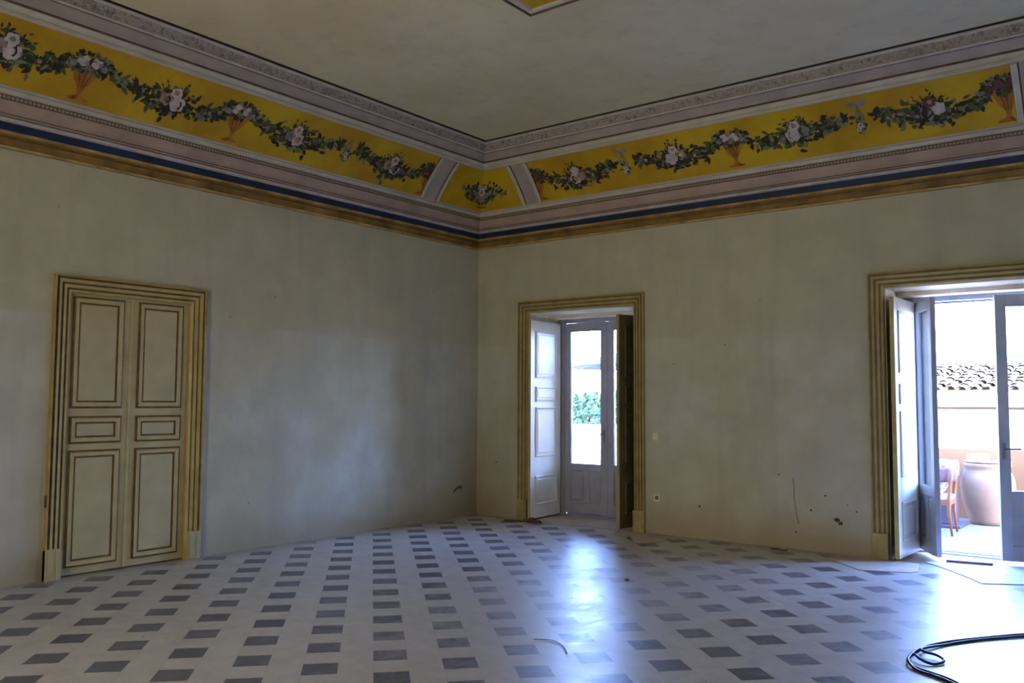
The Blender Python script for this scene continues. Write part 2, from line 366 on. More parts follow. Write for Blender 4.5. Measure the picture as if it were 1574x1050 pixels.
# ------------------------------------------------------------------ painted frieze panels on the cove
def nrm(v):
    d0, z0 = cove(v-.01); d1, z1 = cove(v+.01); t = Vector((d1-d0, z1-z0)).normalized(); return t.y, -t.x    # into the room / down
def onwall(side, s, v, off):
    d, z = cove(v); a, c = nrm(v); d += a*off; z += c*off
    return (d, -s, z) if side == 'L' else (s, -d, z)
HV = .592                                # arc height of the cove
def dec(side, s, v, off): return onwall(side, s, v, off)
class Paint:
    """flat painted shapes lying on the cove; local coords: metres along wall, metres up the cove"""
    def __init__(s, side, lim=None): s.b = MB(); s.side = side; s.k = 0; s.lim = lim
    def poly(s, pts, m):
        s.k += 1; off = .0012+.00002*(s.k % 150)+s.base
        q = []
        for (a, c) in pts:
            if s.lim: a = min(max(a, s.lim[0]), s.lim[1])
            q.append(dec(s.side, a, min(max(c/HV, .02), .98), off))
        s.b.add(q, [tuple(range(len(q)))], m)
    base = 0
    def leaf(s, x, y, L, W, a, m):
        c, d = math.cos(a), math.sin(a); P = [(0, 0), (.3*L, .5*W), (.65*L, .38*W), (L, 0), (.65*L, -.38*W), (.3*L, -.5*W)]
        s.poly([(x+p*c-q*d, y+p*d+q*c) for p, q in P], m)
    def disc(s, x, y, r_, m, n=9, rnd=None):
        s.poly([(x+r_*(1 if not rnd else rnd.uniform(.8, 1.15))*math.cos(2*PI*i/n), y+r_*(1 if not rnd else rnd.uniform(.8, 1.15))*math.sin(2*PI*i/n)) for i in range(n)], m)
    def flower(s, x, y, r_, m, mc, rnd):
        a0 = rnd.random()*6
        s.base = .0006
        s.disc(x, y, r_*1.06, 1, 10, rnd)
        s.base = .0012
        for i in range(5):
            a = a0+i*2*PI/5; s.disc(x+.5*r_*math.cos(a), y+.5*r_*math.sin(a), r_*.5, m, 8, rnd)
        s.base = .0018
        s.disc(x, y, r_*.42, mc, 7, rnd); s.base = 0
    def build(s, name, parent, loc): return s.b.build(name, PAINTM, parent)
simple('leaf_green', (.085, .105, .045), .7, .3, 12, obj=False)
simple('leaf_black', (.03, .032, .02), .7, .3, 12, obj=False)
simple('leaf_grey', (.20, .22, .14), .7, .3, 12, obj=False)
simple('petal_white', (.58, .53, .49), .7, .15, 14, obj=False)
simple('petal_pink', (.46, .24, .19), .7, .2, 14, obj=False)
simple('petal_lilac', (.26, .24, .27), .7, .2, 14, obj=False)
simple('petal_brown', (.13, .055, .04), .7, .3, 14, obj=False)
simple('urn_orange', (.42, .17, .022), .65, .2, 10, obj=False)
simple('urn_shade', (.22, .075, .015), .65, .2, 10, obj=False)
PAINTM = ['leaf_green', 'leaf_black', 'leaf_grey', 'petal_white', 'petal_pink', 'petal_lilac', 'petal_brown', 'urn_orange', 'urn_shade']
def garland(side, s0, v0, s1, v1, sb, vb, seed, parent, lim=None, tone=0, name='garland'):
    """from (s0,v0) to (s1,v1), sagging, with a bouquet at (sb,vb)"""
    rnd = random.Random(seed); p = Paint(side, lim); N = 190
    y0, y1, yb = v0*HV, v1*HV, vb*HV-.03
    for k in range(N):
        t = rnd.random(); x = s0+(s1-s0)*t
        tb = (sb-s0)/(s1-s0)
        y = y0*(1-t)+y1*t; chord = y0*(1-tb)+y1*tb
        y += (yb-.035-chord)*(1-((t-tb)/(tb if t < tb else 1-tb))**2)
        wd = .020+.046*math.exp(-((t-tb)/.30)**2)
        x += rnd.gauss(0, .02); y += rnd.gauss(0, 1)*wd
        a = rnd.uniform(0, 2*PI) if rnd.random() < .6 else math.atan2(y1-y0, s1-s0)+rnd.uniform(-.7, .7)
        p.leaf(x, y, rnd.uniform(.055, .10), rnd.uniform(.030, .052), a, rnd.choice([0, 0, 1, 1, 1, 2]))
    # sprigs
    for k in range(9):
        a = rnd.uniform(.3, 2.8); L = rnd.uniform(.11, .19)
        for q in range(3): p.leaf(sb+L*math.cos(a)*(.5+.25*q), yb+.02+L*math.sin(a)*(.5+.25*q), .045, .02, a+rnd.uniform(-.7, .7), rnd.choice([0, 1, 6 if tone else 0]))
    for k in range(60):
        a = rnd.uniform(0, 2*PI); rr = rnd.uniform(.05, .15); p.leaf(sb+rr*math.cos(a), yb+rr*math.sin(a)*.8, .06, .035, a+rnd.uniform(-.6, .6), rnd.choice([0, 1, 1, 2]))
    cols = [[3, 4, 3, 2, 3], [3, 5, 3, 4, 2], [5, 3, 6, 4, 5]][tone % 3]
    sp = [(-.04, -.01, .082), (.07, .015, .07), (-.005, .095, .062), (.035, -.07, .042), (-.11, -.02, .040), (.13, -.03, .030)]
    for (dx, dy, rr), c in zip(sp, cols+[2]): p.flower(sb+dx+rnd.gauss(0, .008), yb+dy, rr, c, rnd.choice([2, 4, 3]), rnd)
    for k in range(5):
        t = rnd.uniform(.12, .88); x = s0+(s1-s0)*t; tb = (sb-s0)/(s1-s0); y = y0*(1-t)+y1*t; chord = y0*(1-tb)+y1*tb
        y += (yb-.035-chord)*(1-((t-tb)/(tb if t < tb else 1-tb))**2); p.flower(x, y, .02, rnd.choice([3, 5, 4]), 2, rnd)
    return p.b.build(name, PAINTM, parent)
def urn(side, s, vtop, vfoot, seed, parent, lim=None, dirn=1, wh=True):
    rnd = random.Random(seed); p = Paint(side, lim); yt = vtop*HV-.02; yf = max(vfoot*HV-.02, .03); H = yt-yf-.01; rx_, ry_ = .185, .085
    prof = [(.0, .085), (.05, .10), (.13, .03), (.2, .018), (.34, .028), (.55, .075), (.85, .115), (1.0, .135)]
    for (t0, w0), (t1, w1) in zip(prof, prof[1:]): p.poly([(s-w0, yf+H*t0), (s+w0, yf+H*t0), (s+w1, yf+H*t1), (s-w1, yf+H*t1)], 7)
    p.base = .003
    for k in (-.6, -.1, .45): p.poly([(s+k*.03, yf+H*.36), (s+k*.03+.008, yf+H*.36), (s+k*.13+.014, yf+H), (s+k*.13, yf+H)], 8)
    p.poly([(s+.03, yf), (s+.08, yf), (s+.02, yf+H*.13), (s+.0, yf+H*.13)], 8)
    p.base = .0034
    for k in range(80):
        a = rnd.uniform(0, 2*PI); rr = rnd.uniform(.3, 1)**.5
        p.leaf(s+rr*rx_*math.cos(a), yt+.02+rr*ry_*math.sin(a), .05, .036, a+rnd.uniform(-.5, .5), rnd.choice([1, 1, 0, 2]))
    q = Paint.flower
    for dx, dy, rr, c in [(-.06, .035, .055, 3), (.05, .03, .058, 3), (.13, -.01, .036, 5), (-.135, .0, .034, 5), (.0, -.02, .03, 2)]:
        b0 = p.base; p.base = .004; p.disc(s+dx, yt+dy, rr*1.1, 1, 9, rnd); p.base = .0046
        for q_ in range(6): aa = q_*PI/3+rnd.random(); p.disc(s+dx+.55*rr*math.cos(aa), yt+dy+.5*rr*math.sin(aa), rr*.48, (c if q_ % 3 else 5) if wh else 6, 7, rnd)
        p.base = .0052; p.disc(s+dx, yt+dy, rr*.4, c if wh else 6, 7, rnd)
    p.base = 0
    return p.b.build('flower_urn', PAINTM, parent)
def drop(side, s, vtop, vmid, seed, parent, bow=True):
    rnd = random.Random(seed); p = Paint(side); yt = vtop*HV; ym = vmid*HV
    for k in range(4):                                     # hanging ribbons
        dx = (-.05, .05, -.015, .02)[k]; p.poly([(s, yt), (s+.012, yt), (s+dx+.012, ym+.05), (s+dx, ym+.05)], 2)
    if bow:
        for a in (.5, 2.64, .15, 3.0): p.leaf(s, yt, .10, .05, a, 5)
        p.disc(s, yt, .018, 2)
    for k in range(38):
        t = rnd.random(); w_ = .05*math.sin(PI*(.15+.8*t)); p.leaf(s+rnd.gauss(0, .6)*w_, ym+.08-.15*t, .04, .025, rnd.uniform(0, 6.3), rnd.choice([0, 1, 2]))
    for dx, dy, rr, c in [(0, .0, .034, 3), (.02, .045, .026, 5), (-.02, -.04, .026, 3), (.01, -.075, .018, 5)]: p.flower(s+dx, ym+dy, rr, c, 2, rnd)
    return p.b.build('flower_drop', PAINTM, parent)
def field(side, s0, s1, parent, fw=.07, mitre=False):
    """yellow field and white raised frame on the cove; with mitre the panel wraps the corner of the room"""
    b = MB(); N = 12; vs = [.015+.97*i/N for i in range(N+1)]
    sides = ['L', 'R'] if mitre else [side]
    for sd_ in sides:
        for va, vb_ in zip(vs, vs[1:]):
            q = []
            for v, e in ((va, 0), (va, 1), (vb_, 1), (vb_, 0)):
                lo = cove(v)[0] if mitre else s0
                hi = (s0 if sd_ == 'L' else s1) if mitre else s1
                q.append(onwall(sd_, (lo, hi)[e], v, .0025 if mitre else .0008))
            b.quad(*q)
    b.build('painted_field', 'yellow', parent)
    prof = [(0, .0), (.004, .014), (.020, .020), (.038, .016), (fw-.012, .014), (fw-.008, .004), (fw, .0)]; mt = [1, 0, 0, 0, 1, 1]
    def edge(sd_, sa, sgn):                              # upright frame member from sa outward by sgn
        m = MB()
        for (o0, h0), (o1, h1), mm in zip(prof, prof[1:], mt):
            for va, vb_ in zip(vs, vs[1:]): m.quad(onwall(sd_, sa+sgn*o0, va, h0), onwall(sd_, sa+sgn*o1, va, h1), onwall(sd_, sa+sgn*o1, vb_, h1), onwall(sd_, sa+sgn*o0, vb_, h0), mm)
        m.build('frame_moulding', ['frame_white', 'mauve_line'], parent)
    if mitre: edge('L', s0, 1); edge('R', s1, 1)
    else: edge(side, s0, -1); edge(side, s1, 1)

pl = empty('frieze_panel', (0, 0, 0), 0, 'long yellow painted frieze panel with flower garlands above the closed door', 'wall painting')
field('L', 1.32, 8.2, pl)
garland('L', 6.75, .55, 5.80, .52, 6.27, .56, 11, pl, tone=1)
urn('L', 5.635, .66, .10, 12, pl)
garland('L', 5.46, .60, 4.27, .52, 4.80, .50, 13, pl, tone=0)
urn('L', 4.11, .64, .10, 14, pl)
garland('L', 3.92, .60, 2.78, .64, 3.39, .50, 15, pl, tone=1)
drop('L', 2.68, .76, .42, 16, pl, bow=False)
garland('L', 2.58, .64, 1.46, .52, 1.96, .49, 17, pl, tone=0)
urn('L', 1.33, .62, .08, 18, pl, lim=(1.322, 9), wh=False)
pc = empty('frieze_panel', (0, 0, 0), 0, 'small yellow painted panel with a flower basket in the corner of the cornice', 'wall painting')
field('C', .97, .87, pc, mitre=True)
def basket():
    """the basket sits in the corner: drawn half on each wall"""
    for sd_, sg in (('L', 1), ('R', 1)):
        rnd = random.Random(31 if sd_ == 'L' else 32); p = Paint(sd_)
        def lims(): return None
        def P(x, y):                                       # x measured from the mitre
            return (cove(min(max(y/HV, .02), .98))[0]+max(x, 0), y)
        def poly(pts, m, base=0):
            p.base = base+.003; p.poly([P(*q) for q in pts], m)
        poly([(0, .06), (.11, .06), (.10, .075), (0, .075)], 6, 0)
        poly([(0, .085), (.05, .085), (.10, .16), (0, .16)], 7, .0004)
        for k in range(170):
            x = abs(rnd.gauss(0, .15)); y = .235+rnd.gauss(0, .075)*(1-min(x*1.6, .7)); a = rnd.uniform(0, 6.3)
            L = rnd.uniform(.045, .08); W_ = .04; m_ = rnd.choice([0, 0, 1, 1, 2]); p.base = .0036
            pts = [(0, 0), (.3*L, .5*W_), (.65*L, .38*W_), (L, 0), (.65*L, -.38*W_), (.3*L, -.5*W_)]
            q_ = [(x+q*math.cos(a)-e*math.sin(a), y+q*math.sin(a)+e*math.cos(a)) for q, e in pts]
            if min(t[0] for t in q_) < 0 or min(t[1] for t in q_) < .10 or max(t[1] for t in q_) > .46: continue
            p.poly([P(*t) for t in q_], m_)
        for cx, cy, rr, m_ in [(.0, .28, .065, 3), (.085, .23, .045, 5), (.03, .18, .035, 4), (.15, .26, .034, 5), (.06, .34, .03, 3)]:
            poly([(cx+rr*math.cos(i*PI/5), cy+rr*math.sin(i*PI/5)) for i in range(10)], m_, .004)
            poly([(cx+.5*rr*math.cos(i*PI/4), cy+.5*rr*math.sin(i*PI/4)) for i in range(8)], 2, .0046)
        p.b.build('flower_basket', PAINTM, pc)
basket()
pr = empty('frieze_panel', (0, 0, 0), 0, 'long yellow painted frieze panel with garlands above the two glazed doors', 'wall painting')
field('R', 1.19, 6.565, pr)
urn('R', 1.21, .62, .08, 21, pr, lim=(1.192, 9), wh=False)
garland('R', 1.38, .50, 2.40, .58, 1.83, .47, 22, pr, tone=1)
drop('R', 2.52, .78, .42, 23, pr)
garland('R', 2.66, .60, 3.70, .56, 3.18, .52, 24, pr, tone=0)
urn('R', 3.87, .64, .10, 25, pr)
garland('R', 4.02, .52, 5.12, .62, 4.58, .54, 26, pr, tone=1)
drop('R', 5.22, .80, .42, 27, pr)
garland('R', 5.33, .60, 6.36, .52, 5.87, .50, 28, pr, tone=2)
urn('R', 6.51, .66, .08, 29, pr, lim=(0, 6.562), wh=False)
# far right corner panel of the same frieze (just outside the frame)
# ceiling panel: framed yellow painting in the middle of the ceiling
cp = empty('ceiling_panel', (3.9, -5.2, CZ), 0, 'framed yellow painted panel in the middle of the ceiling', 'ceiling painting')
b = MB(); X0, X1, Y0, Y1 = 3.32, 5.08, -7.1, -3.27
def cring(prof, mats):
    L = [[(X0+o, Y0+o, CZ-h), (X1-o, Y0+o, CZ-h), (X1-o, Y1-o, CZ-h), (X0+o, Y1-o, CZ-h)] for o, h in prof]
    for i in range(len(L)-1):
        for k in range(4): b.quad(L[i][k], L[i][(k+1) % 4], L[i+1][(k+1) % 4], L[i+1][k], mats[i])
    return L[-1]
last = cring([(0, 0), (.004, .018), (.02, .02), (.026, .008), (.05, .012), (.06, .026), (.085, .022), (.098, .006)], [1, 1, 1, 0, 1, 0, 0])
b.build('frame_moulding', ['frame_white', 'mauve_line'], cp, loc=None).location = (-3.9, 5.2, -CZ)
b = MB(); b.quad(*[(p[0], p[1], CZ-.005) for p in last]); b.build('painted_field', 'yellow', cp).location = (-3.9, 5.2, -CZ)
b = MB(); rnd = random.Random(5)
for cx, cy, cnt in [(3.62, -3.75, 60), (4.2, -3.55, 60), (4.2, -4.6, 90)]:
    for k in range(cnt):
        a = rnd.uniform(0, 6.3); x = cx+rnd.gauss(0, .10); y = cy+rnd.gauss(0, .07); L = .07; W_ = .035
        if not (X0+.18 < x < X1-.18 and Y0+.18 < y < Y1-.18): continue
        b.add([(x+q*math.cos(a)-e*math.sin(a), y+q*math.sin(a)+e*math.cos(a), CZ-.0055-.00001*k) for q, e in [(0, 0), (.3*L, .5*W_), (L, 0), (.3*L, -.5*W_)]], [(0, 1, 2, 3)], rnd.choice([0, 1, 2, 6, 4]))
b.build('flower_spray', PAINTM, cp).location = (-3.9, 5.2, -CZ)

# ------------------------------------------------------------------ left door (closed, two leaves)
def leaf_closed(parent, x0, x1, y=.03):
    b = MB(); b.box(x0, x1, y, y+.045, .012, LD[2]-.004, 0)
    # panel fields cut in relief: moulding rises from the leaf face, two brown lines, field
    for z0, z1 in ((.075, 1.088), (1.146, 1.388), (1.457, 2.448)):
        xa, xb = (x0+.038, x1-.068) if x0 < .5 else (x0+.068, x1-.060)
        b.rect_mould(xa, xb, z0, z1, [(0, y-.001), (.0, y-.012), (.016, y-.018), (.030, y-.008), (.052, y-.010), (.056, y-.002), (.068, y-.002), (.070, y-.006)],
                     [1, 1, 0, 0, 1, 1, 2], 2)
    return b
dl = empty('door_1', (0, LD[0], 0), R(90), kind='structure')
DWd = LD[1]-LD[0]
def architrave(parent, x0, x1, z1, name='casing', zb=0.0, wdt=.15, mats=('frame_cream', 'brown_line', 'ochre_paint')):
    b = MB(); k = wdt/.15
    prof = [(-.002, .30), (-.002, -.006), (.010*k, -.018), (.022*k, -.018), (.028*k, -.006), (.036*k, -.006), (.042*k, -.024), (.066*k, -.028), (.072*k, -.014), (.082*k, -.014), (.088*k, -.034), (.112*k, -.040), (.120*k, -.026), (.130*k, -.026), (.136*k, -.046), (.150*k, -.044), (.150*k, 0)]
    mts = [0, 0, 0, 1, 1, 0, 0, 1, 1, 0, 0, 1, 1, 2, 2, 2]
    b.u_mould(x0, x1, zb, z1, prof, mts)
    return b.build(name, list(mats), parent)
architrave(dl, 0, DWd, LD[2])
for xa, xb in ((-.15, -.012), (DWd+.012, DWd+.15)):
    b = MB(); b.box(xa, xb, -.05, 0, 0, .262); b.box(xa+.015, xa+.05, -.056, -.05, .01, .245); b.box(xb-.05, xb-.015, -.056, -.05, .01, .245)
    b.build('plinth_block', 'cream_panel', dl, bevel=.003)
mid = DWd/2-.007
leaf_closed(dl, .004, mid).build('door_leaf', ['cream_paint', 'brown_line', 'cream_panel'], dl)
leaf_closed(dl, mid+.003, DWd-.004).build('door_leaf', ['cream_paint', 'brown_line', 'cream_panel'], dl)
b = MB(); b.box(mid-.012, mid+.016, .018, .03, .012, LD[2]-.004); b.build('meeting_strip', 'cream_paint', dl, bevel=.003)
b = MB(); b.tube([(-.155, -.03, .62), (-.155, -.03, .72)], .012, 8); b.build('hinge', 'edge_dark', dl)

# ------------------------------------------------------------------ french doors with shutters
def shutter_mesh(w_, h=2.56, t=.042, z0=.03, olive=0):
    """hinge at x=0, leaf along +x; the panelled faces are y=0 and y=t"""
    obs = []
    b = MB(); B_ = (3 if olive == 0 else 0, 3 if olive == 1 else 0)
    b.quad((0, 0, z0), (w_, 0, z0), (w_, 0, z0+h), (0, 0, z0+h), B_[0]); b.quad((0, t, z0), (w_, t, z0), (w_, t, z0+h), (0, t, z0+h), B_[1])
    b.quad((0, 0, z0), (0, t, z0), (0, t, z0+h), (0, 0, z0+h)); b.quad((w_, 0, z0), (w_, t, z0), (w_, t, z0+h), (w_, 0, z0+h))
    b.quad((0, 0, z0), (w_, 0, z0), (w_, t, z0), (0, t, z0)); b.quad((0, 0, z0+h), (w_, 0, z0+h), (w_, t, z0+h), (0, t, z0+h))
    for face in (0, 1):
        for za, zb in ((.16, .54), (.78, 1.43), (1.50, 1.70), (1.81, 2.43)):
            def mp_(p, face=face): return p
            pr_ = [(0, .001), (0, .012), (.014, .016), (.022, .008), (.030, -.0005), (.046, -.0005), (.056, .006)]
            if face == 0: prof = [(o, -y) for o, y in pr_]
            else: prof = [(o, t+y) for o, y in pr_]
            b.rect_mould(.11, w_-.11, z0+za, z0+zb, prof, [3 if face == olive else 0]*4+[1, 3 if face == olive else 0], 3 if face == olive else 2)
    return b
def shutter(name, hx, hy, fx, fy, label, olive=0):
    w_ = math.hypot(fx-hx, fy-hy); a = math.atan2(fy-hy, fx-hx)
    e = empty(name, (hx, hy, 0), a, label, 'shutter')
    shutter_mesh(w_, olive=olive).build('shutter_leaf', ['shutter_white', 'shutter_line', 'shutter_white', 'olive_shaded'], e, bevel=0)
    b = MB(); b.box(w_-.001, w_+.004, 0, .042, .03, 2.59); b.build('edge_strip', 'frame_ochre' if olive else 'frame_cream', e)
    for zz in (.45, 1.3, 2.2):
        b = MB(); b.tube([(-.006, .02, zz-.05), (-.006, .02, zz+.05)], .009, 8); b.build('hinge', 'metal', e, smooth=True)
    b = MB(); b.tube([(w_-.05, -.012, .0), (w_-.05, -.012, .10)], .006, 6); b.build('floor_bolt', 'edge_dark', e)
    return e
def glazed_leaf(parent, w_, h, hinge_left=True, handle=True):
    """leaf lying along +x from the hinge at x=0; front face y=0, thickness .05; z from 0"""
    t = .05; st = .10; g0, g1 = .66, h-.115
    b = MB()
    b.box(0, st, 0, t, 0, h); b.box(w_-st, w_, 0, t, 0, h); b.box(st, w_-st, 0, t, g1, h); b.box(st, w_-st, 0, t, g0-.09, g0)
    b.box(st, w_-st, 0, t, 0, .14)
    b.box(st, w_-st, .015, t-.015, .14, g0-.09)
    b.box(w_/2-.035, w_/2+.035, 0, t, .14, g0-.09)
    o = b.build('leaf_frame', 'grey_paint', parent, bevel=.004)
    for xa, xb in ((st, w_/2-.035), (w_/2+.035, w_-st)):
        b = MB(); b.rect_mould(xa, xb, .14, g0-.09, [(0, .0), (.012, .006), (.014, .014)], [0, 0]); b.rect_mould(xa+.03, xb-.03, .17, g0-.12, [(0, .0148), (.012, .008), (.02, .008)], [0, 0], 0)
        b.build('lower_panel', 'grey_paint', parent)
    b = MB(); b.box(st-.005, w_-st+.005, .022, .028, g0-.005, g1+.005); b.build('glass_pane', 'glass', parent)
    if handle:
        xx = w_-.045; b = MB(); b.box(xx-.014, xx+.014, -.008, 0, .96, 1.12); b.tube([(xx, -.004, 1.06), (xx, -.05, 1.06), (xx-.03, -.055, 1.06), (xx-.13, -.055, 1.055)], .009, 8)
        b.build('handle', 'metal', parent, smooth=False)
def french_door(n, x0, x1, closed, la=None, ra=None):
    e = empty('door_%d' % n, (x0, 0, 0), 0, kind='structure'); W_ = x1-x0
    architrave(e, 0, W_, DH, wdt=.15, mats=('frame_ochre', 'ochre_line', 'frame_ochre'))
    for xa, xb in ((-.152, -.0), (W_+.0, W_+.152)):
        b = MB(); b.box(xa, xb, -.048, 0, 0, .255); b.build('plinth_block', 'frame_ochre', e, bevel=.003)
    # plaster lining of the reveal
    b = MB(); b.box(0, .012, .02, TH, .004, DH); b.box(W_-.012, W_, .02, TH, .004, DH); b.box(.012, W_-.012, .02, TH, DH-.012, DH)
    b.box(.012, W_-.012, .42, .62, DH-.055, DH-.012)
    b.build('reveal_lining', ['reveal_paint'], e)
    # fixed frame
    fy = .66; b = MB(); b.box(.012, .115, fy, fy+.07, .004, DH-.03); b.box(W_-.115, W_-.012, fy, fy+.07, .004, DH-.03); b.box(.115, W_-.115, fy, fy+.07, DH-.10, DH-.03)
    b.box(.115, W_-.115, fy+.066, fy+.078, DH-.125, DH-.10); b.box(.115, .135, fy+.066, fy+.078, .004, DH-.125); b.box(W_-.135, W_-.115, fy+.066, fy+.078, .004, DH-.125); b.box(.013, W_-.013, fy, fy+.07, DH-.03, DH-.0125)
    b.build('fixed_frame', 'grey_paint', e, bevel=.005)
    b = MB(); b.box(.012, W_-.012, fy-.01, TH+.08, .004, .022); b.box(.135, W_-.135, fy+.066, fy+.078, .022, .062 if closed else .034); b.build('sill', 'grey_paint', e, bevel=.003)
    l0 = (W_-.23)/2-.002; lh = DH-.10-.052
    for side in (0, 1):
        ang = (la if side == 0 else ra) or 0
        lw = l0 if closed else (.60, .725)[side]
        # hinge pivots
        px = .115 if side == 0 else W_-.115
        g = empty('leaf', (px, fy+.012, .046), R(-ang) if side == 0 else R(180+ang), parent=e)
        g.name = 'glazed_leaf'
        if side == 0: glazed_leaf(g, lw, lh, handle=closed)
        else:
            glazed_leaf_m(g, lw, lh, closed)
    return e
def glazed_leaf_m(parent, w_, h, closed):
    # right-hand leaf: the group is turned 180 degrees, so shift it to keep its room face on the same side
    h0 = empty('x', (0, 0, 0)); bpy.data.objects.remove(h0)
    before = set(COL.objects); glazed_leaf(parent, w_, h, handle=False)
    for o in set(COL.objects)-before:
        for v in o.data.vertices: v.co.y = v.co.y-.05
    if not closed:
        xx = w_-.045; b = MB(); b.box(xx-.014, xx+.014, -.0, .008, .96, 1.12); b.tube([(xx, .004, 1.06), (xx, .05, 1.06), (xx-.03, .055, 1.06), (xx-.13, .055, 1.062)], .009, 8)
        b.build('handle', 'metal', parent)
french_door(2, *DOORS[0], closed=True)
french_door(3, *DOORS[1], closed=False, la=62, ra=27)
shutter('interior_shutter', .905, .63, .945, -.10, 'white panelled shutter open at the left of the closed glazed door near the corner')
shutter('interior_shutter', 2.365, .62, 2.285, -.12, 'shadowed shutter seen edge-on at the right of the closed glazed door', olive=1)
shutter('interior_shutter', 5.43, .62, 5.405, -.10, 'white panelled shutter folded open at the left of the wide open terrace doorway')

# ------------------------------------------------------------------ small things in the room
def socket(z, x, label):
    b = MB(); b.box(x-.042, x+.042, -.012, 0, z-.042, z+.042); e = b.build('wall_socket', 'shutter_white', loc=(x, 0, z), bevel=.004)
    tag(e, label, 'wall socket', 'wall plates beside the narrow glazed door')
    c = MB(); c.box(-.022, .022, -.015, -.012, -.024, .024); k = c.build('socket_insert', 'shutter_line' if z < .8 else 'shutter_white', e)
socket(1.13, 2.75, 'small white plate at switch height right of the narrow glazed door')
socket(.42, 2.76, 'small white plate low on the wall right of the narrow glazed door')
simple('conduit_green', (.07, .09, .045), .5, .2, 20)
simple('black_rubber', (.012, .012, .022), .4, .2, 20)
simple('dark_wood', (.10, .06, .045), .6, .25, 15)
simple('paper', (.56, .47, .34), .8, .12, 4)
simple('paper_blue', (.62, .60, .58), .6, .1, 3)
b = MB(); pts = [(0, -.47, .335), (.02, -.46, .36), (.03, -.43, .385), (.035, -.39, .40), (.03, -.345, .395), (.0, -.32, .375)]
b.tube(pts, .011, 8); tag(b.build('conduit_pipe', 'conduit_green', loc=(0, -.4, .35), smooth=True), 'short curved green conduit stub sticking out of the left wall near the corner', 'pipe')
# cable
def spl(P, n=10):
    out = []; Q = [P[0]]+P+[P[-1]]
    for i in range(1, len(Q)-2):
        p0, p1, p2, p3 = [Vector(q) for q in Q[i-1:i+3]]
        for k in range(n):
            t = k/n; out.append(.5*((2*p1)+(-p0+p2)*t+(2*p0-5*p1+4*p2-p3)*t*t+(-p0+3*p1-3*p2+p3)*t**3))
    out.append(Vector(P[-1])); return out
z = .009
cab = [(7.9, -1.1, z), (7.1, -2.02, z), (6.79, -2.385, z), (6.56, -2.70, z), (6.41, -2.95, z), (6.335, -3.16, z), (6.318, -3.36, z), (6.345, -3.55, z+.01), (6.41, -3.63, z),
       (6.52, -3.69, z), (6.63, -3.76, z), (6.85, -4.0, z), (7.3, -4.5, z), (8.1, -5.3, z)]
cab2 = [(7.92, -1.16, z), (7.12, -2.06, z), (6.80, -2.44, z), (6.56, -2.76, z), (6.42, -3.02, z), (6.35, -3.22, z+.012), (6.38, -3.31, z+.018), (6.455, -3.325, z+.012), (6.51, -3.40, z+.005), (6.47, -3.49, z),
        (6.40, -3.48, z+.012), (6.345, -3.41, z+.018), (6.335, -3.46, z+.016), (6.35, -3.56, z+.012), (6.42, -3.67, z), (6.53, -3.73, z), (6.64, -3.81, z), (6.86, -4.05, z), (7.3, -4.56, z), (8.1, -5.36, z)]
b = MB(); b.tube(spl(cab), .0085, 8); b.tube(spl(cab2), .0085, 8)
tag(b.build('power_cable', 'black_rubber', loc=(6.4, -3.4, 0), smooth=True), 'dark looped electric cable lying on the tiled floor in front of the open doorway', 'cable')
b = MB(); b.mp = None; b.box(0, .40, -.018, .018, 0, .02); o = b.build('wood_strip', 'dark_wood', bevel=.002); o.location = (5.80, .17, .012); o.rotation_euler = (0, 0, R(11))
tag(o, 'thin brown wooden strip lying on the sill of the open terrace doorway', 'wood strip')
b = MB(); b.box(0, .24, -.014, .014, 0, .022); b.tube([(.25, 0, .012), (.29, 0, .012)], .01, 6); o = b.build('iron_bar', 'edge_dark', bevel=.003); o.location = (.715, -.29, .001); o.rotation_euler = (0, 0, R(14))
tag(o, 'short dark bar lying at the foot of the wall left of the white shutter', 'bar')
def lump(name, mat, loc, sx, sy, sz, seed, label, cat):
    rnd = random.Random(seed); bm = bmesh.new(); bmesh.ops.create_icosphere(bm, subdivisions=2, radius=1)
    for v in bm.verts:
        k = rnd.uniform(.75, 1.2); v.co = Vector((v.co.x*sx*k, v.co.y*sy*k, max(v.co.z*k, -.6)*sz+sz*.6))
    me = bpy.data.meshes.new(name); bm.to_mesh(me); bm.free(); me.materials.append(MATS[mat]); o = bpy.data.objects.new(name, me); COL.objects.link(o); o.location = loc
    return tag(o, label, cat)
g = empty('work_glove', (1.10, -.20, 0), 0, 'crumpled dark work glove on the floor by the white shutter', 'glove')
b = MB(); b.tube([(-.09, .0, .015), (-.05, .01, .03), (0, 0, .035), (.04, -.01, .028)], [.02, .03, .036, .03], 8); b.tube([(.04, .0, .025), (.09, .02, .03), (.125, .01, .012)], [.014, .013, .009], 6); b.tube([(.04, -.02, .025), (.10, -.015, .02), (.14, -.03, .01)], [.014, .013, .009], 6)
b.tube([(.02, -.03, .025), (.07, -.05, .02), (.11, -.07, .01)], [.014, .012, .009], 6); b.tube([(-.02, .03, .03), (.01, .07, .02)], [.014, .01], 6); b.build('glove_body', 'edge_dark', g, smooth=True)
b = MB(); b.tube([(-.09, 0, .018), (-.12, -.005, .02)], [.026, .034], 10); b.build('cuff', 'shutter_line', g, smooth=True)
lump('debris_lump', 'edge_dark', (3.835, -2.532, .0), .02, .013, .012, 3, 'tiny black crumb lying alone on the bright worn floor', 'debris')
b = MB(); b.box(-.08, .08, -.02, .02, 0, .012); b.box(.02, .075, -.012, .026, .012, .024, 1); o = b.build('wood_offcut', ['edge_dark', 'gold_light'], bevel=.002); o.location = (4.27, -.16, .001); o.rotation_euler = (0, 0, R(8))
tag(o, 'small dark offcut with a yellow piece against the wall between the two glazed doors', 'offcut')
